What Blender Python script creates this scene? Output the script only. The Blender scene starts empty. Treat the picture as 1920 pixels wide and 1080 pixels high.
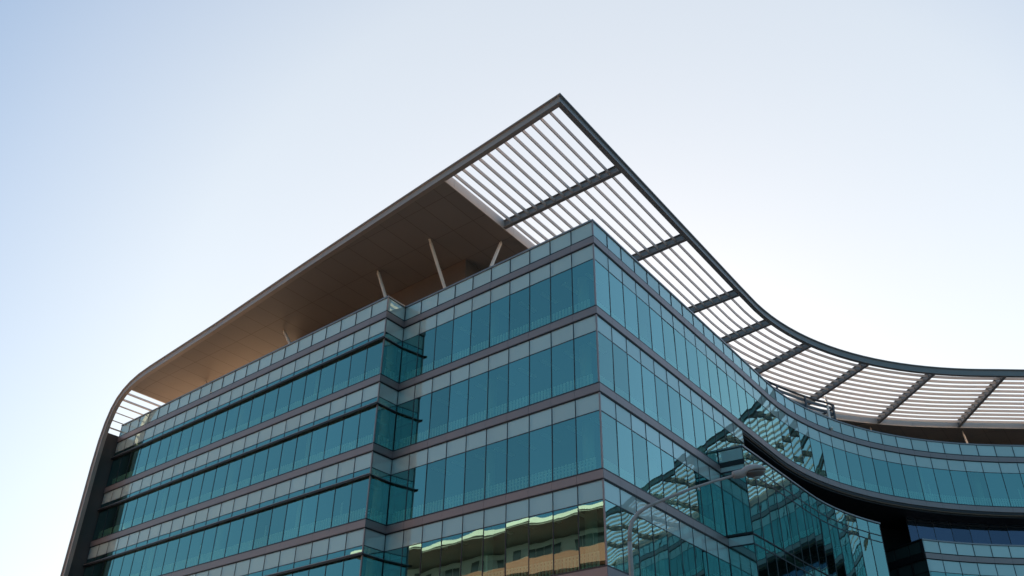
import bpy, bmesh, math, random
from math import sin, cos, radians, hypot, atan2, sqrt, pi
import mathutils
from mathutils import Vector, Matrix
random.seed(7)
sc = bpy.context.scene
COL = sc.collection

# ------------------------------------------------------------------ camera
PITCH, ROLL, FPX = radians(31.3), radians(0.9), 1645.0
fwd = Vector((0, cos(PITCH), sin(PITCH))); up0 = Vector((0, -sin(PITCH), cos(PITCH))); rt0 = Vector((1, 0, 0))
RT = rt0 * cos(ROLL) + up0 * sin(ROLL); UP = -rt0 * sin(ROLL) + up0 * cos(ROLL)
cam_d = bpy.data.cameras.new('camera'); cam = bpy.data.objects.new('camera', cam_d); COL.objects.link(cam)
cam_d.sensor_width = 36; cam_d.lens = 36 * FPX / 1920; cam_d.clip_start = 0.1; cam_d.clip_end = 9000
M = Matrix((RT, UP, -fwd)).transposed().to_4x4()
cam.matrix_world = M
sc.camera = cam
GZ = -1.6                                     # street level below the eye

# ------------------------------------------------------------------ light
SUN_HEAD, SUN_EL = radians(8), radians(22)
w = bpy.data.worlds.new('World'); sc.world = w; w.use_nodes = True
nt = w.node_tree; nt.nodes.clear()
sky = nt.nodes.new('ShaderNodeTexSky'); sky.sky_type = 'NISHITA'; sky.sun_disc = False
sky.sun_elevation = SUN_EL; sky.sun_rotation = SUN_HEAD
sky.air_density = 1.3; sky.dust_density = 0.2; sky.ozone_density = 1.0
bg = nt.nodes.new('ShaderNodeBackground'); bg.inputs['Strength'].default_value = 0.15
wo = nt.nodes.new('ShaderNodeOutputWorld')
gm = nt.nodes.new('ShaderNodeGamma'); gm.inputs['Gamma'].default_value = 0.5
hs = nt.nodes.new('ShaderNodeHueSaturation'); hs.inputs['Saturation'].default_value = 0.74; hs.inputs['Value'].default_value = 1.80
nt.links.new(sky.outputs[0], gm.inputs[0]); nt.links.new(gm.outputs[0], hs.inputs['Color']); 
# haze whitens the half of the sky round the sun; away from it the sky goes deep blue
tcw = nt.nodes.new('ShaderNodeTexCoord'); dp = nt.nodes.new('ShaderNodeVectorMath'); dp.operation = 'DOT_PRODUCT'
dp.inputs[1].default_value = (sin(SUN_HEAD) * cos(SUN_EL), cos(SUN_HEAD) * cos(SUN_EL), sin(SUN_EL))
mrw = nt.nodes.new('ShaderNodeMapRange'); mrw.inputs['From Min'].default_value = -1; mrw.inputs['From Max'].default_value = 1
cr = nt.nodes.new('ShaderNodeValToRGB'); el = cr.color_ramp.elements
el[0].position = 0.0; el[0].color = (0.15, 0.30, 0.42, 1); el[1].position = 1.0; el[1].color = (0.86, 0.81, 0.77, 1)
for p_, c_ in ((0.5, (0.19, 0.36, 0.49)), (0.7, (0.30, 0.45, 0.58)), (0.83, (0.46, 0.57, 0.72)), (0.885, (0.69, 0.72, 0.78)), (0.935, (0.87, 0.84, 0.81))):
    e_ = cr.color_ramp.elements.new(p_); e_.color = (*c_, 1)
mw = nt.nodes.new('ShaderNodeMix'); mw.data_type = 'RGBA'; mw.blend_type = 'MULTIPLY'; mw.inputs[0].default_value = 1.0
nt.links.new(tcw.outputs['Generated'], dp.inputs[0]); nt.links.new(dp.outputs['Value'], mrw.inputs['Value']); nt.links.new(mrw.outputs[0], cr.inputs[0])
nt.links.new(hs.outputs[0], mw.inputs[6]); nt.links.new(cr.outputs[0], mw.inputs[7]); nt.links.new(mw.outputs[2], bg.inputs[0]); nt.links.new(bg.outputs[0], wo.inputs[0])
sl = bpy.data.lights.new('sun', 'SUN'); sl.energy = 5.0; sl.angle = radians(0.5); sl.color = (1.0, 0.78, 0.55)
so = bpy.data.objects.new('sun', sl); COL.objects.link(so)
sdir = Vector((sin(SUN_HEAD) * cos(SUN_EL), cos(SUN_HEAD) * cos(SUN_EL), sin(SUN_EL)))
so.rotation_euler = sdir.to_track_quat('Z', 'Y').to_euler()
sc.view_settings.view_transform = 'Standard'; sc.view_settings.look = 'None'
sc.view_settings.exposure = 1.0; sc.view_settings.gamma = 1
sc.cycles.max_bounces = 10; sc.cycles.transparent_max_bounces = 16
sc.cycles.glossy_bounces = 5; sc.cycles.diffuse_bounces = 4; sc.cycles.caustics_reflective = False; sc.cycles.caustics_refractive = False

# ------------------------------------------------------------------ helpers
def V2(x, y): return Vector((x, y))
class MB:
    def __init__(s): s.v = []; s.f = []; s.m = []
    def add(s, vs, fs, mi=0):
        b = len(s.v); s.v += [tuple(v) for v in vs]
        for f in fs: s.f.append([i + b for i in f]); s.m.append(mi)
    def box8(s, a, mi=0):      # a: 4 bottom then 4 top corners
        s.add(a, [(0, 3, 2, 1), (4, 5, 6, 7), (0, 1, 5, 4), (1, 2, 6, 5), (2, 3, 7, 6), (3, 0, 4, 7)], mi)
    def slab(s, p, np_, q, nq, o0, o1, z0, z1, mi=0):
        a, b, c, d = p + np_ * o0, q + nq * o0, q + nq * o1, p + np_ * o1
        s.box8([(a.x, a.y, z0), (b.x, b.y, z0), (c.x, c.y, z0), (d.x, d.y, z0),
                (a.x, a.y, z1), (b.x, b.y, z1), (c.x, c.y, z1), (d.x, d.y, z1)], mi)
    def bar(s, a, b, wdt, hgt, upv=Vector((0, 0, 1)), mi=0):
        a, b = Vector(a), Vector(b); d = (b - a).normalized(); side = d.cross(upv).normalized(); u = side.cross(d).normalized()
        c = []
        for e in (a, b):
            for i, j in ((-1, -1), (1, -1), (1, 1), (-1, 1)): c.append(e + side * i * wdt / 2 + u * j * hgt / 2)
        s.add(c, [(0, 3, 2, 1), (4, 5, 6, 7), (0, 1, 5, 4), (1, 2, 6, 5), (2, 3, 7, 6), (3, 0, 4, 7)], mi)
    def sweep(s, rings, closed=True, caps=True, mi=0):
        n = len(rings[0]); b = len(s.v)
        for r in rings: s.v += [tuple(v) for v in r]
        for i in range(len(rings) - 1):
            for j in range(n if closed else n - 1):
                k = (j + 1) % n
                s.f.append([b + i * n + j, b + i * n + k, b + (i + 1) * n + k, b + (i + 1) * n + j]); s.m.append(mi)
        if caps:
            s.f.append([b + j for j in range(n)][::-1]); s.m.append(mi)
            e = b + (len(rings) - 1) * n; s.f.append([e + j for j in range(n)]); s.m.append(mi)
    def tube(s, pts, rads, n=12, mi=0):
        pts = [Vector(p) for p in pts]; rings = []
        ref = Vector((0, 1, 0.01))
        for i, p in enumerate(pts):
            d = (pts[min(i + 1, len(pts) - 1)] - pts[max(i - 1, 0)]).normalized()
            x = d.cross(ref).normalized(); y = x.cross(d)
            r = rads[i] if isinstance(rads, (list, tuple)) else rads
            rings.append([p + x * cos(2 * pi * k / n) * r + y * sin(2 * pi * k / n) * r for k in range(n)])
        s.sweep(rings, mi=mi)
    def build(s, name, mats, parent=None, smooth=False, fix=True):
        me = bpy.data.meshes.new(name); me.from_pydata(s.v, [], s.f)
        mats = mats if isinstance(mats, (list, tuple)) else [mats]
        for m in mats: me.materials.append(m)
        for i, p in enumerate(me.polygons): p.material_index = s.m[i]
        if fix:
            bm = bmesh.new(); bm.from_mesh(me); bmesh.ops.recalc_face_normals(bm, faces=bm.faces); bm.to_mesh(me); bm.free()
        if smooth:
            for p in me.polygons: p.use_smooth = True
        o = bpy.data.objects.new(name, me); COL.objects.link(o)
        if parent: o.parent = parent
        return o
def tag(o, label=None, cat=None, group=None, kind=None):
    if label: o['label'] = label
    if cat: o['category'] = cat
    if group: o['group'] = group
    if kind: o['kind'] = kind
    return o
def empty(name, loc=(0, 0, 0)):
    o = bpy.data.objects.new(name, None); COL.objects.link(o); o.location = loc; return o

# ------------------------------------------------------------------ materials
def mat(name):
    m = bpy.data.materials.new(name); m.use_nodes = True; return m, m.node_tree, m.node_tree.nodes['Principled BSDF']
def N(nt, t, **kw):
    n = nt.nodes.new(t)
    for k, v in kw.items():
        if k in n.inputs.keys(): n.inputs[k].default_value = v
        else: setattr(n, k, v)
    return n
def simple(name, col, rough=0.5, metal=0.0, var=0.12, scale=1.5, bump=0.0, spec=0.5):
    m, nt, b = mat(name)
    tc = N(nt, 'ShaderNodeNewGeometry'); nz = N(nt, 'ShaderNodeTexNoise', Scale=scale, Detail=6.0, Roughness=0.6)
    nt.links.new(tc.outputs['Position'], nz.inputs['Vector'])
    mr = N(nt, 'ShaderNodeMapRange'); mr.inputs['To Min'].default_value = 1 - var; mr.inputs['To Max'].default_value = 1 + var
    nt.links.new(nz.outputs['Fac'], mr.inputs['Value'])
    mx = N(nt, 'ShaderNodeVectorMath', operation='SCALE'); mx.inputs[0].default_value = col[:3]
    nt.links.new(mr.outputs[0], mx.inputs['Scale']); nt.links.new(mx.outputs[0], b.inputs['Base Color'])
    b.inputs['Roughness'].default_value = rough; b.inputs['Metallic'].default_value = metal
    b.inputs['Specular IOR Level'].default_value = spec
    if bump:
        bp = N(nt, 'ShaderNodeBump', Strength=bump, Distance=0.02); nt.links.new(nz.outputs['Fac'], bp.inputs['Height'])
        nt.links.new(bp.outputs[0], b.inputs['Normal'])
    return m
def glass(name, refl_tint, trans, refl, body=(0.02, 0.06, 0.07), body_mix=0.35, wob=1.0):
    """coated facade glass: tinted mirror reflection over tinted see-through"""
    m, nt, b = mat(name); nt.nodes.remove(b); out = nt.nodes['Material Output']
    g = N(nt, 'ShaderNodeBsdfGlossy'); g.inputs['Color'].default_value = (*refl_tint, 1); g.inputs['Roughness'].default_value = 0.0
    t = N(nt, 'ShaderNodeBsdfTransparent'); t.inputs['Color'].default_value = (*trans, 1)
    d = N(nt, 'ShaderNodeBsdfDiffuse'); d.inputs['Color'].default_value = (*body, 1)
    m1 = N(nt, 'ShaderNodeMixShader'); m1.inputs[0].default_value = body_mix
    nt.links.new(t.outputs[0], m1.inputs[1]); nt.links.new(d.outputs[0], m1.inputs[2])
    ge = N(nt, 'ShaderNodeNewGeometry')
    # slow roller-wave ripple of toughened panes: long vertically stretched waves
    mp = N(nt, 'ShaderNodeMapping'); mp.inputs['Scale'].default_value = (0.5, 0.5, 0.55)
    nt.links.new(ge.outputs['Position'], mp.inputs['Vector'])
    nz = N(nt, 'ShaderNodeTexNoise', Scale=1.0, Detail=1.5, Roughness=0.35)
    nt.links.new(mp.outputs[0], nz.inputs['Vector'])
    bp = N(nt, 'ShaderNodeBump', Strength=1.0, Distance=0.0065 * wob); nt.links.new(nz.outputs['Fac'], bp.inputs['Height'])
    nt.links.new(bp.outputs[0], g.inputs['Normal'])
    fr = N(nt, 'ShaderNodeFresnel', IOR=1.5)
    mr = N(nt, 'ShaderNodeMapRange'); mr.inputs['From Min'].default_value = 0.04; mr.inputs['From Max'].default_value = 0.6
    mr.inputs['To Min'].default_value = refl; mr.inputs['To Max'].default_value = 0.92
    nt.links.new(fr.outputs[0], mr.inputs['Value'])
    oi = N(nt, 'ShaderNodeObjectInfo'); om = N(nt, 'ShaderNodeMapRange'); om.inputs['To Min'].default_value = 0.84; om.inputs['To Max'].default_value = 1.12
    nt.links.new(oi.outputs['Random'], om.inputs['Value']); ov = N(nt, 'ShaderNodeVectorMath', operation='SCALE'); ov.inputs[0].default_value = refl_tint
    nt.links.new(om.outputs[0], ov.inputs['Scale']); nt.links.new(ov.outputs[0], g.inputs['Color'])
    m2 = N(nt, 'ShaderNodeMixShader'); nt.links.new(mr.outputs[0], m2.inputs[0])
    nt.links.new(m1.outputs[0], m2.inputs[1]); nt.links.new(g.outputs[0], m2.inputs[2])
    nt.links.new(m2.outputs[0], out.inputs['Surface'])
    return m
GLASS = glass('teal vision glass', (0.46, 0.84, 0.80), (0.62, 1.0, 0.84), 0.45, body_mix=0.03)
GLASS_DK = glass('blue grey recessed glass', (0.26, 0.32, 0.48), (0.20, 0.26, 0.36), 0.34)
SPGLASS = glass('clear outer glass of spandrel', (0.66, 0.95, 0.92), (0.90, 1.0, 0.96), 0.17, body=(0.86, 1.0, 0.97), body_mix=0.52)
PANEL = simple('frosted white backing panel', (0.86, 0.90, 0.87), 0.6, var=0.05, scale=0.4)
BAND = simple('brown grey anodised metal band', (0.32, 0.26, 0.255), 0.38, 0.35, var=0.08, scale=0.7)
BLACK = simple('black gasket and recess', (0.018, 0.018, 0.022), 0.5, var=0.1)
FRAME = simple('dark anodised mullion', (0.05, 0.048, 0.055), 0.4, 0.3, var=0.1)
CAPM = simple('grey metal coping', (0.30, 0.29, 0.30), 0.35, 0.5, var=0.08)
STEEL = simple('dark grey painted steel', (0.27, 0.25, 0.24), 0.4, 0.2, var=0.12, scale=1.2)
RIM_LIT = simple('rim steel with bounce light tint', (0.42, 0.345, 0.305), 0.4, 0.15, var=0.10, scale=0.8)  # copy of the rim steel, lightened and reddened for bounce light
SLAT = simple('pale grey beige louvre metal', (0.66, 0.595, 0.555), 0.4, 0.0, var=0.08, scale=1.0)
STRUTM = simple('cream painted strut steel', (0.80, 0.68, 0.58), 0.45, var=0.10)
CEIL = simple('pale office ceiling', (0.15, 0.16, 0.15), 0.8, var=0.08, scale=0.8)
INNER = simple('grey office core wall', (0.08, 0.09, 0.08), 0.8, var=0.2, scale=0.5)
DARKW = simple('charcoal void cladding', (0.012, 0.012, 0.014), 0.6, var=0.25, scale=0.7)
FINM = simple('charcoal metal fin lining', (0.11, 0.092, 0.086), 0.45, 0.2, var=0.12, scale=0.6)
RAD = simple('white enamelled convector', (0.88, 0.90, 0.86), 0.5, var=0.05)
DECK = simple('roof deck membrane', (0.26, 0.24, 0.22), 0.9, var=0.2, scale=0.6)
LAMP = simple('weathered pinkish lamp paint', (0.50, 0.385, 0.34), 0.5, var=0.3, scale=9.0, bump=0.15)
BOWL = simple('brown plastic lamp bowl', (0.17, 0.12, 0.10), 0.3, var=0.2, scale=8.0)
LENS = simple('frosted lamp lens', (0.55, 0.58, 0.52), 0.3, var=0.05)

# soffit: flat brown panels with thin joints laid to the building's grid
def soffit_mat(name, col, jw=0.02, bx=2.75, by=1.5):
    m, nt, b = mat(name)
    ge = N(nt, 'ShaderNodeNewGeometry'); mp = N(nt, 'ShaderNodeMapping'); mp.vector_type = 'POINT'
    mp.inputs['Rotation'].default_value = (0, 0, radians(-53.9))
    nt.links.new(ge.outputs['Position'], mp.inputs['Vector'])
    br = N(nt, 'ShaderNodeTexBrick'); br.offset = 0.0; br.inputs['Scale'].default_value = 1.0
    br.inputs['Brick Width'].default_value = bx; br.inputs['Row Height'].default_value = by
    br.inputs['Mortar Size'].default_value = jw; br.inputs['Mortar Smooth'].default_value = 0.0
    br.inputs['Color1'].default_value = (*col, 1); br.inputs['Color2'].default_value = (*[c * 0.93 for c in col], 1)
    br.inputs['Mortar'].default_value = (*[c * 0.55 for c in col], 1)
    nt.links.new(mp.outputs[0], br.inputs['Vector']); nt.links.new(br.outputs['Color'], b.inputs['Base Color'])
    b.inputs['Roughness'].default_value = 0.55
    return m
SOFFIT = soffit_mat('tan metal soffit panels', (0.31, 0.262, 0.235))

# ------------------------------------------------------------------ plan of the building
O = V2(3.96, 35.68)
dA = V2(-0.7490, 0.6626); dB = V2(0.5893, 0.8079)
nA = V2(-0.6626, -0.7490); nB = V2(0.8079, -0.5893)
def mitre(a, b): return (a + b) / (1 + a.dot(b))
IC = O + dA * 13.6; PC = IC - dB * 1.5; LE = O + dA * 43.95 + nA * 1.5
S0, RR, BAY = 22.72, 26.5, 1.42
CEN = O + dB * S0 + nB * RR; H0 = radians(36.11); SARC = RR * (radians(90) - H0)
def path(s):
    """point and outward normal of the long curved front, s metres from the sharp corner"""
    if s <= S0: return O + dB * s, nB.copy()
    if s <= S0 + SARC:
        h = H0 + (s - S0) / RR; n = V2(cos(h), -sin(h)); return CEN - n * RR, n
    return V2(CEN.x + s - S0 - SARC, CEN.y + RR), V2(0, -1)
SEND = 96.0
BT = [24.77, 20.79, 16.82, 12.82, 8.78, 4.78, 0.78]
BH = 0.45; SPH = 0.86; TOP = 25.77

# roof section: offset from the curved front -> height of the top surface
PROF = [(0.15, 31.90), (-4.6, 31.50), (-9.5, 31.12), (-13.7, 30.77), (-21, 30.12), (-30.4, 29.20), (-36, 28.78), (-38.6, 28.58),
        (-40.1, 28.40), (-41.2, 28.12), (-42.1, 27.72), (-42.8, 27.20), (-43.35, 26.45), (-43.75, 25.4), (-44.0, 24.0), (-44.12, 22.0), (-44.15, 14), (-44.15, GZ)]
def zt(o):
    if o >= PROF[0][0]: return PROF[0][1] + (o - PROF[0][0]) * 0.088
    for (a, za), (b, zb) in zip(PROF, PROF[1:]):
        if b <= o <= a: return za + (zb - za) * (a - o) / (a - b)
    return PROF[-1][1]
def tfront(off, fa): return (fa - off * nB.dot(nA)) / dB.dot(nA)
def P3(t, off, z): p = O + dB * t + nB * off; return Vector((p.x, p.y, z))

B = empty('office_building', (O.x, O.y, GZ))
tag(B, 'teal glass office block with brown metal bands, sharp corner, curved wing and oversailing slatted roof', 'building')
Binv = Matrix.Translation((-O.x, -O.y, -GZ))
def part(mb, name, mats, parent=None, **kw):
    o = mb.build(name, mats, None, **kw)
    par = parent or B
    o.parent = par
    if par is B: o.matrix_parent_inverse = Binv
    return o

# ------------------------------------------------------------------ panes (collected, then sorted by size in the picture)
PANES = {'window': [], 'spandrel_panel': [], 'parapet_panel': []}
def img(p):
    p = Vector(p); d = p.dot(fwd)
    if d < 0.5: return None
    return 960 + FPX * p.dot(RT) / d, 540 - FPX * p.dot(UP) / d
def score(quad):
    pts = [img(p) for p in quad]
    if any(p is None for p in pts): return 0
    xs = [min(max(p[0], 0), 1920) for p in pts]; ys = [min(max(p[1], 0), 1080) for p in pts]
    a = 0
    for i in range(4): j = (i + 1) % 4; a += xs[i] * ys[j] - xs[j] * ys[i]
    return abs(a) / 2
def pane(kind, p, np_, q, nq, z0, z1, gm, back=None, off=-0.002, visible=True):
    e = 0.012; L = (q - p).length; d = (q - p) / L
    a = p + np_ * off + d * e; b = q + nq * off - d * e
    n2 = V2(d.y, -d.x)
    if n2.dot(np_) < 0: n2 = -n2
    n3 = Vector((n2.x, n2.y, 0))
    tl, tz = random.gauss(0, 0.0022), random.gauss(0, 0.0026)      # each pane sits a hair out of true
    quad = [Vector((a.x, a.y, z0 + e)), Vector((b.x, b.y, z0 + e)), Vector((b.x, b.y, z1 - e)), Vector((a.x, a.y, z1 - e))]
    h = (z1 - z0) / 2; w2 = L / 2
    sg = [(-1, -1), (1, -1), (1, 1), (-1, 1)]
    quad = [v + n3 * (-0.006 + sx * w2 * tl + sz * h * tz) for v, (sx, sz) in zip(quad, sg)]
    sco = score(quad) if visible else 0
    bk = None
    if back is not None:
        a2 = p + n2 * (-0.075) + d * 0.15; b2 = q + n2 * (-0.075) - d * 0.03
        bk = [(a2.x, a2.y, z0 + 0.05), (b2.x, b2.y, z0 + 0.05), (b2.x, b2.y, z1 - 0.05), (a2.x, a2.y, z1 - 0.05)]
        a3 = a2 - n2 * 0.03; b3 = b2 - n2 * 0.03
        bk += [(a3.x, a3.y, z0 + 0.05), (b3.x, b3.y, z0 + 0.05), (b3.x, b3.y, z1 - 0.05), (a3.x, a3.y, z1 - 0.05)]
    PANES[kind].append((sco, quad, bk, gm, n3))
def emit_panes():
    for kind, lst in PANES.items():
        lst.sort(key=lambda t: -t[0])
        def put(mb, it):
            s_, quad, bk, gm, n3 = it
            f = (0, 1, 2, 3)
            if (quad[1] - quad[0]).cross(quad[3] - quad[0]).dot(n3) < 0: f = (3, 2, 1, 0)
            mb.add(quad, [f], {'v': 0, 's': 0, 'd': 1}[gm] if kind == 'window' else 0)
            if bk: mb.add(bk, [(0, 1, 2, 3), (7, 6, 5, 4), (0, 4, 5, 1), (1, 5, 6, 2), (2, 6, 7, 3), (3, 7, 4, 0)], 1)
        mats = [GLASS, GLASS_DK] if kind == 'window' else [SPGLASS, PANEL]
        vis = [i for i in lst[:100] if i[0] > 12]
        rest = lst[len(vis):]
        for it in vis:
            mb = MB(); put(mb, it); part(mb, kind, mats, fix=False)
        if rest:
            mb = MB()
            for it in rest: put(mb, it)
            o = part(mb, kind, mats, fix=False); o['kind'] = 'stuff'

# ------------------------------------------------------------------ facade builder
def stations_line(a, na, b, nb, n, nmid):
    return [(a.lerp(b, i / n), na if i == 0 else nb if i == n else nmid) for i in range(n + 1)]
def band(mb, p, np_, q, nq, zb, zt_, o1=0.06):
    d = (q - p).normalized(); g = 0.006
    mb.slab(p + d * g, np_, q - d * g, nq, 0.0, o1, zb + 0.035, zt_ - 0.045, 0)
def facade(name, label, st, levels, top=None, ledge=False, first_join=True, vis=True, z_end=None, label_band=None, dark=False, rads=True, sub=None):
    """st: list of (point, normal); levels: list of (index of band above, index of band below)"""
    fr = MB(); rd = MB(); bands = {}; lp = 0.06 if name == 'return' else 0.17
    for bi, ((p, np_), (q, nq)) in enumerate(zip(st, st[1:])):
        d = (q - p).normalized(); L = (q - p).length
        zs = []
        for (k, k2) in levels:
            bb = BT[k] - BH; zb = BT[k2]
            bands.setdefault(k, MB()); band(bands[k], p, np_, q, nq, bb, BT[k])
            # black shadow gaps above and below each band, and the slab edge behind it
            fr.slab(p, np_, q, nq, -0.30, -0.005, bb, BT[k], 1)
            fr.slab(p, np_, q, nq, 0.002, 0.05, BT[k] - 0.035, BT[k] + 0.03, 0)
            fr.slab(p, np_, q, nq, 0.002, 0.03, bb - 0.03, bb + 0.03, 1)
            pane('spandrel_panel', p, np_, q, nq, bb - SPH, bb - 0.02, 's', back=1, visible=vis)
            fr.slab(p, np_, q, nq, -0.05, 0.005, bb - SPH - 0.02, bb - SPH + 0.02, 0)
            if ledge:
                pane('window', p, np_, q, nq, bb - 1.24, bb - SPH, 'v', visible=False)
                fr.slab(p, np_, q, nq, -0.03, lp, bb - 1.37 + (0.04 if lp < 0.1 else 0), bb - 1.24, 1)
                fr.slab(p, np_, q, nq, lp + 0.0005, lp + 0.01, bb - 1.27, bb - 1.235, 2)
                pane('window', p, np_, q, nq, zb + 0.02, bb - 1.385, 'v', visible=vis)
            else:
                pane('window', p, np_, q, nq, zb + 0.02, bb - SPH, 'v', visible=vis)
            fr.slab(p, np_, p + d * 0.02, np_, -0.06, 0.008, zb + 0.03, bb, 0)       # mullion at the bay line
            fr.slab(q - d * 0.02, nq, q, nq, -0.06, 0.008, zb + 0.03, bb, 0)
            if rads:
                m_ = max(1, round(L / 0.205))
                for j in range(m_):
                    if (p + d * (L * (j + 0.5) / m_) - O).length < 0.6 or (p + d * (L * (j + 0.5) / m_) - PC).length < 0.6: continue
                    a = p + d * (L * (j + 0.22) / m_); b_ = p + d * (L * (j + 0.80) / m_)
                    nn = V2(d.y, -d.x); nn = nn if nn.dot(np_) > 0 else -nn
                    for h_ in range(6):
                        z_ = zb + 0.14 + h_ * 0.105
                        rd.slab(a, nn, b_, nn, -0.40, -0.34, z_, z_ + 0.092)
        if top is not None:
            zc = BT[levels[0][0]]
            pane('parapet_panel', p, np_, q, nq, zc + 0.03, top - 0.10, 's', back=1, visible=vis)
            fr.slab(p, np_, p + d * 0.02, np_, -0.2, 0.02, zc + 0.03, top - 0.1, 0)
            fr.slab(q - d * 0.02, nq, q, nq, -0.2, 0.02, zc + 0.03, top - 0.1, 0)
            fr.slab(p, np_, q, nq, -0.28, 0.05, top - 0.09, top, 2)
            fr.slab(p, np_, q, nq, -0.26, -0.22, zc, top - 0.09, 1)
    f = part(fr, 'mullion_frame', [FRAME, BLACK, CAPM]); 
    if label: f['label'] = label
    for k, mb in bands.items(): part(mb, 'metal_band', BAND)
    if rads: part(rd, 'convector', RAD)
    if name in ('left', 'mid', 'curve'):
        hr = MB()
        for k in ((2, 3) if name != 'curve' else (0,)):
            for bi, ((p, np_), (q, nq)) in enumerate(zip(st[2:-2], st[3:-1])):
                if name == 'curve' and bi not in range(26, 38): continue
                d = (q - p).normalized(); nn = V2(d.y, -d.x); nn = nn if nn.dot(np_) > 0 else -nn
                for h_ in (0.86, 1.02):
                    hr.slab(p, nn, q, nn, -1.34, -1.30, BT[k + 1] + h_, BT[k + 1] + h_ + 0.035)
                if bi % 5 == 2: hr.slab(p + d * 0.3, nn, p + d * 0.38, nn, -1.40, -1.345, BT[k + 1], BT[k + 1] + 1.9)
        part(hr, 'handrail', RAD)
    return f

mPC = mitre(nA, nB); 
st_left = stations_line(LE, nA, PC, mPC, 22, nA)
st_ret = [(PC, mPC), (IC, mPC)]
st_A = stations_line(IC, mPC, O, mPC, 10, nA)
nb_total = int((SEND) / BAY)
st_B = [path(i * BAY) for i in range(nb_total + 1)]; st_B[0] = (O.copy(), mPC)
ALL = [(0, 1), (1, 2), (2, 3), (3, 4), (4, 5), (5, 6)]
facade('left', 'glazing bars of the projecting left wing with dark sun ledges', st_left, ALL, TOP, ledge=True)
facade('return', 'glazing bars of the one-bay return', st_ret, ALL, TOP, ledge=True)
facade('mid', 'glazing bars of the front left of the sharp corner', st_A, ALL, TOP)
facade('curve', 'glazing bars of the top storey along the straight and curved front', st_B, [(0, 1)], TOP)
facade('b1', None, st_B[:13], [(1, 2)])
facade('b2', None, st_B[:10], [(2, 3), (3, 4), (4, 5), (5, 6)])
# bottom band of the oversailing top storey
mb = MB(); fr = MB()
for (p, np_), (q, nq) in zip(st_B[12:], st_B[13:]):
    band(mb, p, np_, q, nq, BT[1] - BH, BT[1])
    fr.slab(p, np_, q, nq, -0.3, -0.005, BT[1] - BH, BT[1], 1)
    fr.slab(p, np_, q, nq, 0.002, 0.05, BT[1] - 0.035, BT[1] + 0.03, 0)
    fr.slab(p, np_, q, nq, -0.06, 0.0, BT[1] - BH - 0.16, BT[1] - BH - 0.001, 1)
    fr.slab(p, np_, q, nq, -0.10, -0.04, BT[1] - BH - 0.22, BT[1] - BH - 0.161, 3)
part(mb, 'metal_band', BAND)
WARM = simple('bronze drip trim', (0.20, 0.13, 0.09), 0.4, 0.3)
part(fr, 'soffit_trim', [FRAME, BLACK, CAPM, WARM])
# corner posts
for c, n1 in ((O, mPC), (PC, mPC)):
    mb = MB(); q = 0.07
    for (za, zb_) in [(BT[0] + 0.03, TOP - 0.1)] + [(BT[k + 1] + 0.03, BT[k] - BH - 0.03) for k in range(6)]:
        a = [c + n1 * 0.03, c + n1 * 0.03 + dA * q, c - n1 * 0.10, c + n1 * 0.03 + dB * q]
        mb.box8([(v.x, v.y, za) for v in a] + [(v.x, v.y, zb_) for v in a])
    part(mb, 'corner_post', BAND)

# ------------------------------------------------------------------ projecting glass bay under the curve
BXT = 17.70
def box_off(s): return 1.43 + 0.37 * min(1, max(0, (s - 12.78) / 19.5))
bs = [12.78 + i * (32.26 - 12.78) / 14 for i in range(15)]
def off_pt(s, o):
    p, n = path(s); return p + n * o, n
st_box = [off_pt(s, box_off(s)) for s in bs]
nlf = -dB
st_box[0] = (st_box[0][0], mitre(nlf, nB)); e_s = st_box[-1]; tdir = V2(-e_s[1].y, e_s[1].x); st_box[-1] = (e_s[0], mitre(e_s[1], tdir))
st_lf = [(O + dB * 12.78, nlf.copy()), (st_box[0][0].copy(), st_box[0][1])]
st_rf = [(e_s[0] + (path(32.26)[0] - e_s[0]).normalized() * i * 1.6, (st_box[-1][1] if i == 0 else tdir)) for i in range(5)]
fr = MB(); bnd = MB()
BL = [(BXT, 16.78, 16.33, 12.9, 12.75, 12.3), ]
for st in (st_box, st_lf, st_rf):
    isl = st is st_lf
    for bi, ((p, np_), (q, nq)) in enumerate(zip(st, st[1:])):
        d = (q - p).normalized()
        rows = [('spandrel_panel', 16.80, BXT - 0.13), ('spandrel_panel', 16.35, 16.76), ('window', 12.9, 16.31)]
        for base in (12.86, 8.82, 4.8):
            rows += [('spandrel_panel', base - 0.50, base - 0.04), ('window', base - 4.0 + 0.04, base - 0.54)]
        for kind, za, zb_ in rows:
            if isl and za == 16.35: kind = 'spandrel_panel'
            see = kind == 'window' or isl
            pane(kind if see else 'window', p, np_, q, nq, za, max(zb_, za + 0.1), 'v', back=(1 if (kind == 'spandrel_panel' and isl) else None), visible=True)
            fr.slab(p, np_, q, nq, -0.05, 0.006, za - 0.03, za + 0.03, 0)
        fr.slab(p, np_, p + d * 0.03, np_, -0.06, 0.008, GZ, BXT - 0.1, 0)
        fr.slab(q - d * 0.03, nq, q, nq, -0.06, 0.008, GZ, BXT - 0.1, 0)
        fr.slab(p, np_, q, nq, -0.25, 0.06, BXT - 0.09, BXT, 2)
        if isl:
            fr.slab(p, np_, q, nq, -0.05, 0.03, 16.64, 16.92, 1); fr.slab(p, np_, q, nq, -0.05, 0.03, 15.99, 16.16, 1)
            fr.slab(p, np_, q, nq, -0.05, 0.03, 12.88, 12.98, 1)
f = part(fr, 'mullion_frame', [FRAME, BLACK, CAPM]); f['label'] = 'glazing bars of the low glass bay projecting under the curve'
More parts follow.
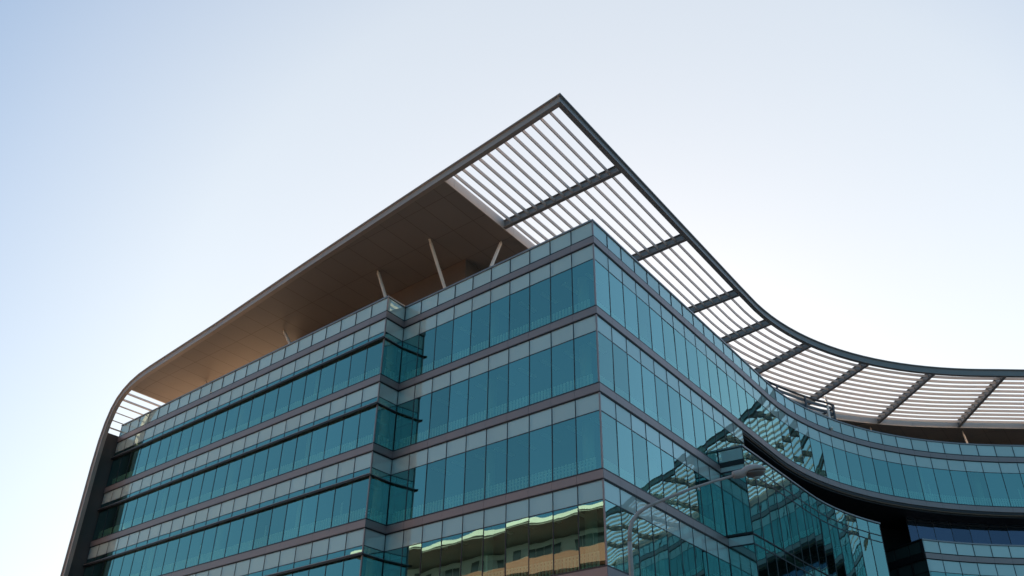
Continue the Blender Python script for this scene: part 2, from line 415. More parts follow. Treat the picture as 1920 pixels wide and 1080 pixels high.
# lower wing past the gap
st_low = [off_pt(38.1 + i * BAY, 0.5 + min(0.4, i * 0.06)) for i in range(int((SEND - 40) / BAY))]
p0, n0 = st_low[0]; inw = -n0; tl = V2(n0.y, -n0.x)
if tl.dot(V2(-1, 0)) < 0: tl = -tl
st_side = [(p0 + inw * (1.45 * i), tl.copy()) for i in range(7)][::-1]
fr = MB(); bnd = [MB() for _ in range(4)]; drk = MB()
for st, dk in ((st_low, False), (st_side, True)):
    for bi, ((p, np_), (q, nq)) in enumerate(zip(st, st[1:])):
        d = (q - p).normalized()
        for (k, bt) in enumerate((16.74, 12.8, 8.8, 4.8)):
            bb = bt - BH
            if dk:
                drk.slab(p + d * 0.01, np_, q - d * 0.01, nq, 0, 0.06, bb, bt)
                for (za, zb_) in ((bb - 0.84, bb - 0.04), (bb - 3.5, bb - 0.9)):
                    drk.slab(p + d * 0.08, np_, q - d * 0.08, nq, -0.10, -0.05, za, zb_, 1)
                drk.slab(p, np_, q, nq, -0.3, -0.11, GZ, bt, 0)
                drk.slab(p - d * 0.04, np_, p + d * 0.04, np_, -0.1, 0.02, bb - 3.5, bb, 0)
            else:
                band(bnd[k], p, np_, q, nq, bb, bt)
                fr.slab(p, np_, q, nq, -0.30, -0.005, bb, bt, 1)
                pane('spandrel_panel', p, np_, q, nq, bb - SPH, bb - 0.02, 's', back=1)
                pane('window', p, np_, q, nq, bt - 3.97, bb - SPH, 'v')
                fr.slab(p, np_, q, nq, -0.05, 0.005, bb - SPH - 0.02, bb - SPH + 0.02, 0)
                fr.slab(p, np_, p + d * 0.03, np_, -0.06, 0.008, bt - 3.97, bb, 0)
        if dk:
            drk.slab(p + d * 0.06, np_, q - d * 0.06, nq, -0.10, -0.04, 16.80, 17.56, 1)
            drk.slab(p, np_, q, nq, -0.2, 0.05, 17.6, 17.70, 0); drk.slab(p, np_, q, nq, -0.2, -0.12, 16.7, 17.6, 0)
        else:
            pane('parapet_panel', p, np_, q, nq, 16.77, 17.60, 's', back=1)
            fr.slab(p, np_, p + d * 0.03, np_, -0.2, 0.02, 16.77, 17.6, 0)
            fr.slab(p, np_, q, nq, -0.28, 0.05, 17.61, 17.70, 2); fr.slab(p, np_, q, nq, -0.26, -0.22, 16.7, 17.6, 1)
f = part(fr, 'mullion_frame', [FRAME, BLACK, CAPM]); f['label'] = 'glazing bars of the lower wing at the right edge'
for m_ in bnd: part(m_, 'metal_band', BAND)
DKGL = simple('black green side panel', (0.05, 0.075, 0.07), 0.25, var=0.1)
o = part(drk, 'side_wall', [DARKW, DKGL]); o['label'] = 'dark panelled side wall facing the deep gap'
# recessed blue glass storey behind the low parapet
fr = MB()
st_rec = [off_pt(39.96 - 0.75 + (0 if i == 0 else 0.75 + (i - 1) * BAY), -1.7) for i in range(36)]
vb = MB()
for (p, np_), (q, nq) in zip(st_rec, st_rec[1:]):
    d = (q - p).normalized()
    pane('window', p, np_, q, nq, 19.80, 20.40, 'd'); pane('window', p, np_, q, nq, 17.2, 19.76, 'd')
    fr.slab(p, np_, q, nq, -0.05, 0.006, 19.76, 19.80, 0); fr.slab(p, np_, p + d * 0.03, np_, -0.06, 0.008, 17.2, 20.4, 0)
    vb.slab(p, np_, q, nq, -3.0, -2.9, 17.2, 20.4, 0)
f = part(fr, 'mullion_frame', [FRAME, DARKW]); f['label'] = 'glazing bars of the recessed dark blue storey'
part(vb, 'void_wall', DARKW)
emit_panes()

# ------------------------------------------------------------------ floors, inner walls, void
def poly_prism(mb, pts, z0, z1, mi=0):
    n = len(pts); b = len(mb.v)
    mb.v += [(p.x, p.y, z0) for p in pts] + [(p.x, p.y, z1) for p in pts]
    for ids in mathutils.geometry.tessellate_polygon([[Vector((p.x, p.y, 0)) for p in pts]]):
        ids = list(ids)
        mb.f.append([b + i for i in ids]); mb.m.append(mi); mb.f.append([b + n + i for i in ids][::-1]); mb.m.append(mi)
    for i in range(n): j = (i + 1) % n; mb.f.append([b + i, b + j, b + n + j, b + n + i]); mb.m.append(mi)
def offs(c, u, n, o): return c + n * o
def footprint(ins, back, s_end, n_s=60):
    """front line pushed in by ins, back line 'back' metres behind"""
    fpt = [LE - nA * ins + V2(-dA.x, -dA.y) * 0.02, PC - mPC * ins, IC - mPC * ins, O - mPC * ins]
    k = max(2, int(s_end / 1.42)); ss = [s_end * i / k for i in range(1, k + 1)]
    fpt += [off_pt(s, -ins)[0] for s in ss]
    bk = [off_pt(s, -back)[0] for s in ss[::-1] if s > 18]
    q = O - mPC * back
    bk += [q, LE - nA * (back + 1.5)]
    return fpt + bk
def ring_slab(name, matl, ins, back, s_end, z0, z1):
    mb = MB(); poly_prism(mb, footprint(ins, back, s_end), z0, z1); return part(mb, name, matl)
for k in range(7):
    se = SEND - 1 if k <= 1 else 17.0
    if k == 2: se = 12.7
    if k > 2: se = 12.7
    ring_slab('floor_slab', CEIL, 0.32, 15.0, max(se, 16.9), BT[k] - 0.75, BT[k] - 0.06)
# roof deck sheet
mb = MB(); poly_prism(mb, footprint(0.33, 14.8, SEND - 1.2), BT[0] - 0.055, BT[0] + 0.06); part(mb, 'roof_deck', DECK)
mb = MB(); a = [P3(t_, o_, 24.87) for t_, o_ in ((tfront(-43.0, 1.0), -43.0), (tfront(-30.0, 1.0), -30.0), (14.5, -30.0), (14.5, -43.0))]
mb.box8([Vector((v.x, v.y, 24.84)) for v in a] + [Vector((v.x, v.y, 24.90)) for v in a]); part(mb, 'bounce_sheet', simple('pale warm bounce sheet', (0.66, 0.54, 0.42), 0.9, var=0.1))  # unseen pale sheet, added to bounce warm light onto the left soffit
# office core walls
mb = MB()
cw = [LE - nA * 8.5, O - mPC * 8.5]
for a, b_ in zip(cw, cw[1:]): mb.slab(a, nA, b_, nA, 0, -0.2, GZ, BT[0] - 0.8)
cs = [off_pt(s, -8.5)[0] for s in [16.0]]
a = O - mPC * 8.5; mb.slab(a, nB, a + dB * 8.0, nB, 0, -0.2, GZ, BT[0] - 0.8)
ss = [16 + 2 * i for i in range(40)]
for s1, s2 in zip(ss, ss[1:]):
    (p, n1), (q, n2) = path(s1), path(s2); mb.slab(p, n1, q, n2, -8.5, -8.7, BT[1], BT[0] - 0.8)
# round columns just inside the glass
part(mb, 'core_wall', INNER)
COLM = simple('white plaster column', (0.38, 0.39, 0.34), 0.7, var=0.04)
cols = [O - mPC * 1.9] + [path(s)[0] - path(s)[1] * 1.8 for s in (8.2, 16.4, 24.7, 33, 41.2, 45.8, 54)] + [O + dA * a - nA * 1.8 for a in (8.2,)] + [PC + dA * a - nA * 1.9 for a in (1.5, 8.2, 16.4, 24.6)]
for c in cols:
    mb = MB(); low = GZ if (c - O).length < 17 or c.x < 0 else BT[1]
    mb.tube([(c.x, c.y, low), (c.x, c.y, BT[0] - 0.76)], 0.28, 16)
    part(mb, 'column', COLM, smooth=False)
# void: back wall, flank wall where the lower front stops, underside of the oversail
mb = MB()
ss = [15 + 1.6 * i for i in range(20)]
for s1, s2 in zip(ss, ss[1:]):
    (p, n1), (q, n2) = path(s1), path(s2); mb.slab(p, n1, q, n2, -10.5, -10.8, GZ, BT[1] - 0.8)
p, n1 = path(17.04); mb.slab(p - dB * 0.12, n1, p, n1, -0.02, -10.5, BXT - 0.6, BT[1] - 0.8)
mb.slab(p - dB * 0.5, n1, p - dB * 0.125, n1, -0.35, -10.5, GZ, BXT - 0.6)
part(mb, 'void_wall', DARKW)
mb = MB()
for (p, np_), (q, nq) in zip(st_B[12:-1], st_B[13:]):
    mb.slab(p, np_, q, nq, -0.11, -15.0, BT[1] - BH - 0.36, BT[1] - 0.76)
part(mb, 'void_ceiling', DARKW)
# box floors and roof
mb = MB()
for s1, s2 in zip(bs, bs[1:]):
    (p, n1), (q, n2) = path(s1), path(s2)
    o1, o2 = box_off(s1), box_off(s2)
    for (za, zb_) in ((16.9, 17.1), (12.45, 12.84), (8.4, 8.8), (4.4, 4.8)):
        i0 = 0.12
        a = p + n1 * (o1 - i0); b_ = q + n2 * (o2 - i0); c = q - n2 * 9; d_ = p - n1 * 9
        if s1 == bs[0]: a = a + dB * 0.12; d_ = d_ + dB * 0.12
        mb.box8([(v.x, v.y, za) for v in (a, b_, c, d_)] + [(v.x, v.y, zb_) for v in (a, b_, c, d_)])
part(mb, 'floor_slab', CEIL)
mb = MB()
for s1, s2 in zip(bs, bs[1:]):
    (p, n1), (q, n2) = path(s1), path(s2); mb.slab(p, n1, q, n2, -5.2, -5.4, GZ, 16.9)
part(mb, 'core_wall', INNER)
# lower wing floors
mb = MB()
for s1, s2 in zip([38.3 + 2.84 * i for i in range(19)], [38.3 + 2.84 * (i + 1) for i in range(19)]):
    (p, n1), (q, n2) = path(s1), path(s2)
    for (za, zb_) in ((16.2, 16.7), (12.2, 12.76), (8.2, 8.76)): mb.slab(p, n1, q, n2, 0.15, -9.5, za, zb_)
    mb.slab(p, n1, q, n2, -7.0, -7.2, GZ, 16.2)
part(mb, 'floor_slab', CEIL)
# back of the block, closed
mb = MB()
fp = footprint(0.4, 14.9, SEND - 1.3)
k0 = [i for i, p in enumerate(fp)]
bk = fp[4 + int((SEND - 1.3) / 1.42):]
for a, b_ in zip(bk, bk[1:]):
    d = (b_ - a).normalized(); n = V2(d.y, -d.x); mb.slab(a, n, b_, n, 0.15, 0.35, GZ, BT[0])
part(mb, 'rear_wall', INNER)

# ------------------------------------------------------------------ roof canopy
def ro(s): return 0.15 + 0.85 * min(1, max(0, (s - 22) / 26))
canopy_mb = MB()
RB = -8.25; FA = 2.78
offsP = [RB] + [o for o, z in PROF if -41.2 < o < RB] + [-41.2]
TH = 0.60; TBACK = S0
r_t, r_b = [], []
for zone, tb in (([o for o in offsP if o >= -21.5] + [-24.0], S0), ([-24.0] + [o for o in offsP if o < -24.5], 11.0)):
    r_t, r_b = [], []
    for o_ in zone:
        f_ = tfront(o_, FA); z = zt(o_)
        r_t.append((P3(f_, o_, z), P3(tb, o_, z))); r_b.append((P3(f_, o_, z - TH), P3(tb, o_, z - TH)))
    for i in range(len(zone) - 1):
        a, b_ = r_b[i], r_b[i + 1]; c, d_ = r_t[i], r_t[i + 1]
        canopy_mb.add([a[0], b_[0], b_[1], a[1]], [(0, 1, 2, 3)], 0)
        canopy_mb.add([c[0], c[1], d_[1], d_[0]], [(0, 1, 2, 3)], 1)
        canopy_mb.add([a[0], c[0], d_[0], b_[0]], [(0, 1, 2, 3)], 1)
        canopy_mb.add([a[1], b_[1], d_[1], c[1]], [(0, 1, 2, 3)], 1)
    a, c = r_b[-1], r_t[-1]; canopy_mb.add([a[0], c[0], c[1], a[1]], [(0, 1, 2, 3)], 1)
# curved wing part
ss = [S0 + (SEND - S0) * i / 56 for i in range(57)]
def cp(s, o_, z): p, n = path(s); q = p + n * o_; return Vector((q.x, q.y, z))
for s1, s2 in zip(ss, ss[1:]):
    for (oa, ob) in ((RB, -15.0), (-15.0, -24.0)):
        canopy_mb.add([cp(s1, oa, zt(oa) - TH), cp(s2, oa, zt(oa) - TH), cp(s2, ob, zt(ob) - TH), cp(s1, ob, zt(ob) - TH)], [(3, 2, 1, 0)], 0)
        canopy_mb.add([cp(s1, oa, zt(oa)), cp(s2, oa, zt(oa)), cp(s2, ob, zt(ob)), cp(s1, ob, zt(ob))], [(0, 1, 2, 3)], 1)
canopy = part(canopy_mb, 'roof_canopy', [SOFFIT, DECK], fix=False)
canopy['label'] = 'solid brown panelled roof underside sailing past the facade'
# fascia where the solid roof meets the slats
mb = MB()
fpts = [(P3(tfront(RB, FA), RB, 0).to_2d(), nB)] + [(O + dB * t + nB * RB, nB) for t in [-1.2 + 2.9 * i for i in range(9)]] + [(off_pt(s, RB)[0], path(s)[1]) for s in [S0 + i * 1.9 for i in range(38)]]
for (p, n1), (q, n2) in zip(fpts, fpts[1:]):
    d = (q - p).normalized(); z = zt(RB)
    mb.slab(p + d * 0.008, n1, q - d * 0.008, n2, 0.004, 0.06, z - TH - 0.04, z + 0.02)
part(mb, 'fascia', SLAT, canopy)
# rims: channel profile (outwards, down)
CH = [(0, 0), (0, -0.07), (-0.10, -0.10), (-0.10, -0.49), (0, -0.52), (0, -0.60), (-0.30, -0.60), (-0.30, 0)]
mb = MB(); rings = []
ssr = [tfront(0.15, 3.0)] + [S0 * i / 8 for i in range(9)] + [S0 + (SEND - S0) * i / 60 for i in range(1, 61)]
for i, s in enumerate(ssr):
    rg = []
    for (x, z) in CH:
        o_ = ro(max(s, 0)) + x
        if i == 0: rg.append(P3(tfront(o_, 3.0 + x), o_, 31.9 + z))
        elif s <= S0: rg.append(P3(s, o_, 31.9 + z))
        else: rg.append(cp(s, o_, 31.9 + z))
    rings.append(rg)
mb.sweep(rings)
part(mb, 'rim_beam', STEEL, canopy)
mb = MB(); rings = []
pp = [(0.15, 31.9)] + PROF[1:]
dense = []
for (a, za), (b_, zb_) in zip(pp, pp[1:]): dense.append((a, za))
dense.append(pp[-1])
for i, (o_, z_) in enumerate(dense):
    p_, n_ = dense[max(i - 1, 0)], dense[min(i + 1, len(dense) - 1)]
    tx, tz = n_[0] - p_[0], n_[1] - p_[1]; l = hypot(tx, tz); dx, dz = -tz / l, tx / l     # pointing inward (down)
    if dz > 0: dx, dz = -dx, -dz
    if abs(dz) < 1e-6: dx = 1
    if i >= 9: dx = abs(dx)
    rg = []
    for (x, d_) in CH:
        if i == 0: oo, zz = 0.15 + x, z_ + d_
        else: oo, zz = o_ - dx * d_, z_ - dz * d_ * (1 if True else 0)
        if i > 0: oo = o_ + dx * (-d_); zz = z_ + dz * (-d_)
        rg.append(P3(tfront(oo, 3.0 + x), oo, zz))
    rings.append(rg)
mb.sweep(rings)
part(mb, 'rim_beam', RIM_LIT, canopy)
# long slats following the front
NS = 12
for k in range(1, NS + 1):
    mb = MB(); rings = []
    for i, s in enumerate([None] + [S0 * j / 6 for j in range(7)] + [S0 + (SEND - 1 - S0) * j / 60 for j in range(1, 61)]):
        sv = 0 if s is None else s
        o_ = ro(sv) + (RB - ro(sv)) * (0.98 + 0.622 * (k - 1)) / 8.4
        z = zt(o_) - 0.22
        rg = []
        for (x, dz) in ((-0.03, 0), (0.03, 0), (0.03, -0.22), (-0.03, -0.22)):
            if s is None: rg.append(P3(tfront(o_, FA), o_ + x, z + dz))
            elif s <= S0: rg.append(P3(s, o_ + x, z + dz))
            else: rg.append(cp(s, o_ + x, z + dz))
        rings.append(rg)
    mb.sweep(rings); part(mb, 'slat', SLAT, canopy)
# cross beams
for s in [3.64, 11.85, 20.06, 25.25, 30.5, 36.8, 43.0, 49.0, 55.2, 61.4, 67.6, 73.8, 80.0, 86.2]:
    mb = MB(); oa = ro(s) - 0.28; ob = RB + 0.065
    p, n = path(s); t2 = V2(-n.y, n.x)
    def seg(w_, za, zb_):
        a, b_ = p + n * oa, p + n * ob
        mb.box8([((a + t2 * e * w_).x, (a + t2 * e * w_).y, zt(oa) + za) if q else ((b_ + t2 * e * w_).x, (b_ + t2 * e * w_).y, zt(ob) + za) for q, e in ((1, -1), (1, 1), (0, 1), (0, -1))] +
                [((a + t2 * e * w_).x, (a + t2 * e * w_).y, zt(oa) + zb_) if q else ((b_ + t2 * e * w_).x, (b_ + t2 * e * w_).y, zt(ob) + zb_) for q, e in ((1, -1), (1, 1), (0, 1), (0, -1))])
    seg(0.13, -0.60, -0.555); seg(0.02, -0.554, -0.101); seg(0.13, -0.10, -0.06)
    part(mb, 'cross_beam', STEEL, canopy)
# short slats in the left bend
for i in range(7):
    f = (i + 0.75) / 7.4
    # walk along the bend by arc length
    bend = [(o_, z) for o_, z in PROF if o_ <= -41.2 and z >= 24.9] + [(-43.87, 24.75)]
    ls = [hypot(b_[0] - a[0], b_[1] - a[1]) for a, b_ in zip(bend, bend[1:])]; tot = sum(ls); x = f * tot
    for (a, b_), l in zip(zip(bend, bend[1:]), ls):
        if x <= l: break
        x -= l
    u = x / l; o_ = a[0] + (b_[0] - a[0]) * u; z = a[1] + (b_[1] - a[1]) * u
    tx, tz = (b_[0] - a[0]) / l, (b_[1] - a[1]) / l
    nx, nz = -tz, tx
    if nz > 0: nx, nz = -nx, -nz
    mb = MB(); rings = []
    for fr_ in (tfront(o_, FA), 9.0):
        rings.append([P3(fr_, o_ + tx * e * 0.035 + abs(nx) * g, z + tz * e * 0.035 + nz * g) for e, g in ((-1, 0.12), (1, 0.12), (1, 0.34), (-1, 0.34))])
    mb.sweep(rings); part(mb, 'slat', SLAT, canopy)
# vertical fin closing the left end
mb = MB()
fz = 24.85
for (za, zb_) in ((GZ, 5.0), (5.01, 11.2), (11.21, 17.2), (17.21, fz)):
    a = P3(tfront(-43.97, 2.76), -43.97, za); b_ = P3(9.5, -43.97, za); c = P3(9.5, -44.14, za); d_ = P3(tfront(-44.14, 2.76), -44.14, za)
    mb.box8([a, b_, c, d_] + [Vector((v.x, v.y, zb_)) for v in (a, b_, c, d_)])
part(mb, 'end_fin', FINM)

# struts holding the roof
def strut(top, bot, r=0.10):
    mb = MB(); top, bot = Vector(top), Vector(bot); d = (top - bot).normalized()
    mb.tube([bot, top - d * 0.38], r, 12); mb.tube([top - d * 0.38, top - d * 0.30], [r, r * 0.45], 12); mb.bar(top - d * 0.32, top, 0.05, 0.14)
    part(mb, 'strut', STRUTM)
def ray(x, y): return RT * ((x - 960) / FPX) - UP * ((y - 540) / FPX) + fwd
def on_soffit(x, y):
    d = ray(x, y); t = 30.0
    for _ in range(40):
        P = d * t; o_ = (P.to_2d() - O).dot(nB); t = (zt(o_) - TH + 0.01) / d.z
    return d * t
def on_A(x, y, off):
    d = ray(x, y); t = (nA.dot(O) + off) / nA.dot(d.to_2d()); return d * t
for tp, bt_, off in (((805, 448), (834, 540), -1.0), ((708, 508), (723, 557), 0.5), ((532, 620), (543, 643), 0.5), ((940, 453), (922, 497), -1.0), ((386, 716), (392, 728), 0.5)):
    T_ = on_soffit(*tp); b0 = on_A(*bt_, off); d = (b0 - T_).normalized(); k = (24.8 - T_.z) / d.z
    strut(T_, b0 + d * 0.5 if tp[0] == 940 else T_ + d * k)
for s, o1, o2 in ((49.6, -8.9, -7.6), (42.7, -8.9, -7.6), (57, -8.9, -7.6)):
    strut(cp(s, o1, zt(o1) - TH), cp(s, o2, 24.8), 0.09)
d = ray(1548, 743); strut(d * (30.55 / d.z), (lambda q: q * (25.2 / q.z))(ray(1560, 786)) + Vector((0.2, 0.9, -0.4)), 0.09)

# lift core rising through the roof, seen under the soffit
mb = MB()
def P2z(t, o_, z0, z1): return [P3(t, o_, z0), P3(t, o_, z1)]
for i, (o1, o2) in enumerate(((-11.9, -16.0), (-16.0, -21.5), (-21.5, -27.0))):
    mb.box8([P3(4.6, o1, 24.8), P3(4.6, o2, 24.8), P3(14, o2, 24.8), P3(14, o1, 24.8), P3(4.6, o1, zt(o1) - TH), P3(4.6, o2, zt(o2) - TH), P3(14, o2, zt(o2) - TH), P3(14, o1, zt(o1) - TH)])
PLANT_BLOCK = simple('brown plant room and sun block cladding', (0.15, 0.11, 0.09), 0.6, var=0.06)
part(mb, 'plant_room_or_sun_block', PLANT_BLOCK)
mb = MB()  # dark wall added under the wing roof to block the sun
ssx = [24.0 + 2.4 * i for i in range(30)]
for s1, s2 in zip(ssx, ssx[1:]):
    (p, n1), (q, n2) = path(s1), path(s2); mb.slab(p, n1, q, n2, -15.2, -15.5, 24.8, zt(-15.5) - TH - 0.01)
part(mb, 'plant_room_or_sun_block', PLANT_BLOCK)
# louvred rooftop enclosure behind the curved parapet
mb = MB()
LV1 = simple('cream louvre blade', (0.72, 0.62, 0.50), 0.5, var=0.05); LV2 = simple('blue grey louvre gap', (0.09, 0.11, 0.14), 0.5)
ss = [28.0 + 0.6 * i for i in range(13)] + [35.6, 35.95, 36.2, 36.35]
oo = [-3.0] * 13 + [-3.05, -3.2, -3.45, -3.8]
en = [(off_pt(s, o_)[0], path(s)[1]) for s, o_ in zip(ss, oo)] + [(off_pt(36.4, -6.0)[0], V2(path(36.4)[1].y * -1, path(36.4)[1].x))]
for (p, n1), (q, n2) in zip(en, en[1:]):
    d = (q - p).normalized(); nn = V2(d.y, -d.x)
    if nn.dot(path(33)[1]) < -0.2: nn = -nn
    for k in range(9):
        z = 24.85 + k * 0.46; mb.slab(p, nn, q, nn, 0, 0.06, z, z + 0.20, 1); mb.slab(p, nn, q, nn, -0.08, -0.02, z + 0.20, z + 0.30, 0)
    mb.slab(p, nn, q, nn, -0.1, 0.1, 28.99, 29.06, 1)
for i in (3, 8, 13): p, n1 = en[i]; mb.slab(p, n1, p + V2(-n1.y, n1.x) * 0.16, n1, 0.07, 0.16, 24.85, 29.0, 1)
part(mb, 'louvre_enclosure', [LV1, LV2])
# ceiling light strips behind the glass of the two front faces
CLT = simple('white ceiling light housing', (0.80, 0.82, 0.78), 0.5)
for k in range(4):
    mb = MB()
    for i in range(1, 9):
        c = O + dA * (i * 1.5) - nA * 1.6; mb.slab(c, nA, c + dA * 0.22, nA, 0, -1.3, BT[k] - 0.82, BT[k] - 0.752)
    part(mb, 'ceiling_light', CLT)
# two small fan boxes on the bay roof
for s, o_, wd in ((25.2, -0.9, 0.7), (27.0, -0.9, 0.9)):
    mb = MB(); p, n = path(s); t2 = V2(-n.y, n.x)
    mb.slab(p + n * o_ - t2 * wd / 2, n, p + n * o_ + t2 * wd / 2, n, -0.4, 0.4, 17.15, 18.55, 0)
    mb.slab(p + n * o_ - t2 * wd * 0.35, n, p + n * o_ + t2 * wd * 0.35, n, 0.41, 0.44, 17.7, 18.4, 1)
    part(mb, 'roof_fan_unit', [CAPM, BLACK])

# ------------------------------------------------------------------ street lamp
L = empty('street_lamp', (3.01, 21.8, GZ)); tag(L, 'grey street lamp with a long upswept arm and cobra head in front of the glass', 'street lamp')
Linv = Matrix.Translation((-3.01, -21.8, -GZ))
def lpart(mb, name, m, parent=None, smooth=True):
    o = mb.build(name, m, None, smooth=smooth); o.parent = parent or L
    if not parent: o.matrix_parent_inverse = Linv
    return o
mb = MB(); pts = [(3.01, 21.8, GZ), (3.01, 21.8, -1.1), (3.01, 21.8, -1.05), (3.01, 21.8, 3.0), (3.01, 21.8, 5.6), (3.012, 21.8, 5.95)]
mb.tube(pts, [0.14, 0.14, 0.09, 0.072, 0.058, 0.056], 16); lpart(mb, 'pole', LAMP)
c = [Vector(v) for v in ((3.012, 21.8, 5.94), (3.03, 21.81, 6.22), (3.11, 21.82, 6.48), (3.27, 21.83, 6.69), (3.5, 21.84, 6.85), (3.78, 21.85, 6.98), (4.25, 21.86, 7.18), (4.74, 21.87, 7.38), (5.3, 21.88, 7.57), (5.95, 21.9, 7.77))]
mb = MB(); mb.tube(c, [0.055, 0.052, 0.049, 0.046, 0.044, 0.041, 0.038, 0.035, 0.033, 0.031], 14); lpart(mb, 'arm', LAMP)
ax = Vector((0.985, 0.02, 0.17)).normalized(); up_ = Vector((-0.17, 0, 0.985)).normalized(); sd = Vector((0, 1, 0))
h0 = Vector((5.80, 21.9, 7.72))
def ring(x, w_, hu, hd, dz=0, n=20):
    r = []
    for k in range(n):
        a = 2 * pi * k / n; cx, cy = cos(a), sin(a)
        r.append(h0 + ax * x * 1.04 + sd * cx * w_ * 1.15 + up_ * 1.2 * (dz + (cy * hu if cy > 0 else cy * hd)))
    return r
mb = MB(); mb.sweep([ring(0.0, .07, .07, .07, .02), ring(.03, .085, .085, .085, .02), ring(.26, .10, .10, .09, .02), ring(.31, .12, .12, .06, .03), ring(.38, .15, .14, .03, .04), ring(.50, .18, .155, .02, .04), ring(.64, .18, .14, .02, .04), ring(.76, .15, .10, .02, .04), ring(.84, .09, .05, .02, .035), ring(.865, .03, .02, .01, .03)])
head = lpart(mb, 'lamp_head', LAMP)
mb = MB(); mb.sweep([ring(.33, .06, .01, .03, .01), ring(.38, .13, .01, .07, .01), ring(.48, .165, .01, .11, .01), ring(.60, .165, .01, .115, .01), ring(.72, .135, .01, .09, .01), ring(.80, .08, .01, .05, .01), ring(.83, .03, .01, .02, .01)])
lpart(mb, 'lamp_bowl', BOWL, head)
mb = MB(); mb.sweep([ring(.50, .03, .005, .01, -.10), ring(.53, .06, .005, .025, -.10), ring(.60, .07, .005, .03, -.10), ring(.66, .05, .005, .02, -.10), ring(.69, .02, .005, .01, -.095)]); lpart(mb, 'lens', LENS, head)
mb = MB(); mb.tube([(4.86, 21.84, 7.36), (4.86, 21.78, 7.30)], 0.03, 8); lpart(mb, 'cable_clip', LENS)

# ------------------------------------------------------------------ ground and street
def asphalt(name, col, var, sc_):
    return simple(name, col, 0.9, var=var, scale=sc_, bump=0.2)
mb = MB(); g = 3000; mb.add([(-g, -g, GZ - 0.15), (g, -g, GZ - 0.15), (g, g, GZ - 0.15), (-g, g, GZ - 0.15)], [(0, 1, 2, 3)])
tag(mb.build('ground', simple('earth and grass', (0.10, 0.10, 0.07), 0.95, var=0.3, scale=0.05)), kind='structure')
mb = MB(); q0 = O + nA * 9; r0 = O + nA * 27
mb.add([(*(q0 + dA * 120), GZ - 0.146), (*(q0 - dA * 120), GZ - 0.146), (*(r0 - dA * 120), GZ - 0.146), (*(r0 + dA * 120), GZ - 0.146)], [(0, 1, 2, 3)])
tag(mb.build('road', asphalt('asphalt', (0.05, 0.05, 0.052), 0.2, 3.0)), kind='structure')
mb = MB(); u = O + nA * 27.02; v = O + nA * 40
mb.box8([(*(u + dA * 110), GZ - 0.16), (*(u - dA * 110), GZ - 0.16), (*(v - dA * 110), GZ - 0.16), (*(v + dA * 110), GZ - 0.16), (*(u + dA * 110), GZ), (*(u - dA * 110), GZ), (*(v - dA * 110), GZ), (*(v + dA * 110), GZ)])
PAVE = simple('concrete paving', (0.42, 0.40, 0.37), 0.9, var=0.15, scale=2.0)
tag(mb.build('pavement', PAVE), kind='structure')
mb = MB(); u = O + nA * 8.98; v = O - nA * 1
W = 100
a = [O + dA * 60 + nA * 8.98, O - dA * W + nA * 8.98, O - dA * W + dB * 120, O + dA * 60 + dB * 40]
mb.box8([(p.x, p.y, GZ - 0.16) for p in a] + [(p.x, p.y, GZ - 0.002) for p in a])
tag(mb.build('forecourt', PAVE), kind='structure')

# ------------------------------------------------------------------ apartment block across the street (seen mirrored in the glass)
AP = empty('apartment_building', (*(O + nA * 45 + dA * 35), GZ)); tag(AP, 'brick apartment block with white window walls and deep eaves across the street', 'building')
APinv = Matrix.Translation((-AP.location.x, -AP.location.y, -GZ))
def apart(mb, name, m, parent=None):
    o = mb.build(name, m, None); o.parent = parent or AP
    if not parent: o.matrix_parent_inverse = APinv
    return o
def QA(a, off): return O + dA * a + nA * off
BRICK, bnt, bb_ = mat('orange brick')
ge = N(bnt, 'ShaderNodeNewGeometry'); mp = N(bnt, 'ShaderNodeMapping'); mp.inputs['Rotation'].default_value = (0, 0, radians(41.5))
sx = N(bnt, 'ShaderNodeSeparateXYZ'); cx = N(bnt, 'ShaderNodeCombineXYZ')
bnt.links.new(ge.outputs['Position'], mp.inputs['Vector']); bnt.links.new(mp.outputs[0], sx.inputs[0]); bnt.links.new(sx.outputs['X'], cx.inputs['X']); bnt.links.new(sx.outputs['Z'], cx.inputs['Y'])
br = N(bnt, 'ShaderNodeTexBrick'); br.inputs['Scale'].default_value = 4.4; br.inputs['Color1'].default_value = (0.36, 0.135, 0.09, 1); br.inputs['Color2'].default_value = (0.28, 0.10, 0.07, 1); br.inputs['Mortar'].default_value = (0.28, 0.18, 0.14, 1)
bnt.links.new(cx.outputs[0], br.inputs['Vector']); bnt.links.new(br.outputs['Color'], bb_.inputs['Base Color']); bb_.inputs['Roughness'].default_value = 0.9
WHITE = simple('cream render', (0.74, 0.70, 0.62), 0.8, var=0.06); CONC = simple('raw concrete eave', (0.24, 0.22, 0.20), 0.85, var=0.15)
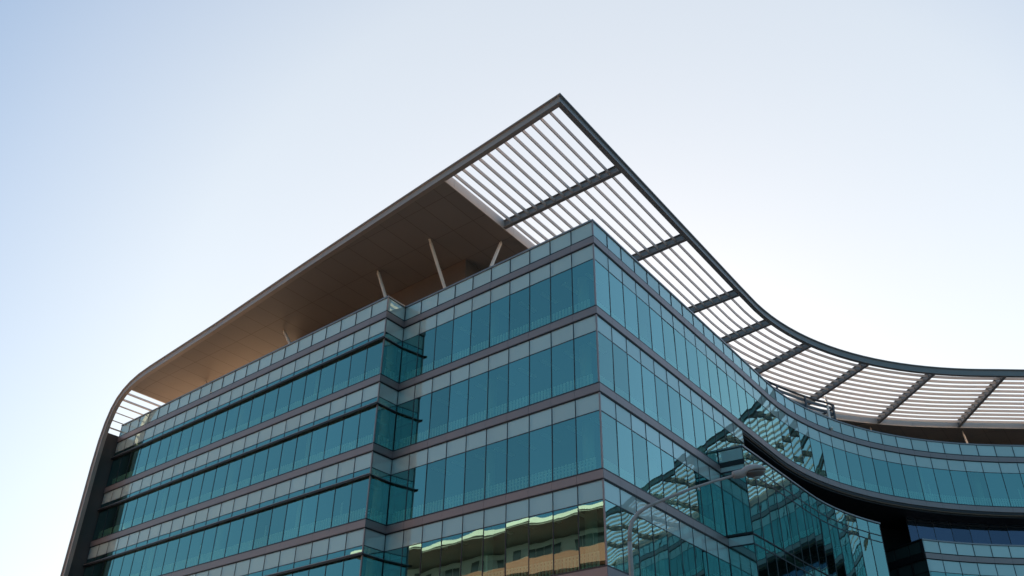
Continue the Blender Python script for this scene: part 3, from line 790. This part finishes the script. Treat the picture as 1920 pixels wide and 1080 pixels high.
APG = simple('dark apartment glass', (0.06, 0.075, 0.07), 0.1, var=0.3, scale=0.6); CURT = simple('pale curtain', (0.55, 0.56, 0.52), 0.9, var=0.2, scale=3.0)
A0_, A1_ = 8.0, 62.0
mb = MB(); p, q = QA(A0_, 45), QA(A1_, 45); mb.slab(p, nA, q, nA, 0, 14, GZ, 25.9); apart(mb, 'wall', WHITE)
mb = MB(); p, q = QA(A0_ - 2, 0), QA(A1_ + 1.2, 0)
ring_ = lambda P_: [(*(P_ + nA * o_), z) for o_, z in ((40.5, 26.45), (40.5, 27.0), (59, 27.0), (59, 25.95), (44.9, 25.95))]
mb.sweep([ring_(p), ring_(q)]); apart(mb, 'eave', CONC)
mb = MB(); p, q = QA(A0_ - 2, 40.36), QA(A1_ + 1.2, 40.36); mb.slab(p, nA, q, nA, 0, 0.13, 26.62, 27.05); apart(mb, 'gutter', WHITE)
for fl in range(7):
    zb_ = 23.85 - fl * 3.1
    mb = MB(); p, q = QA(A0_, 43.5), QA(A1_, 43.5); mb.slab(p, nA, q, nA, 0, 0.22, zb_ - 1.45, zb_); mb.slab(p, nA, q, nA, 0.22, 1.49, zb_ - 1.45, zb_ - 1.2)
    apart(mb, 'balcony_parapet', BRICK)
    if fl > 3: continue
    i = 0; a = A0_ + 1.0
    while a < A1_ - 3:
        wd = (3.6, 2.4, 4.4)[i % 3]; z0, z1 = zb_ - 0.9, zb_ + 1.55
        mb = MB(); mb.slab(QA(a, 44.93), nA, QA(a + wd, 44.93), nA, 0, 0.06, z0, z1); wn = apart(mb, 'window_frame', WHITE)
        gm_ = MB(); n_ = 3 if wd > 3 else 2
        for j in range(n_):
            x0 = a + 0.08 + j * (wd - 0.08) / n_; x1 = x0 + (wd - 0.08) / n_ - 0.09
            gm_.slab(QA(x0, 44.90), nA, QA(x1, 44.90), nA, 0, 0.025, z0 + 0.08, z1 - 0.08, 1 if (i * 3 + j * 2 + fl) % 5 == 1 else 0)
        apart(gm_, 'pane', [APG, CURT], wn)
        a += wd + (1.3, 0.9, 1.8)[i % 3]; i += 1
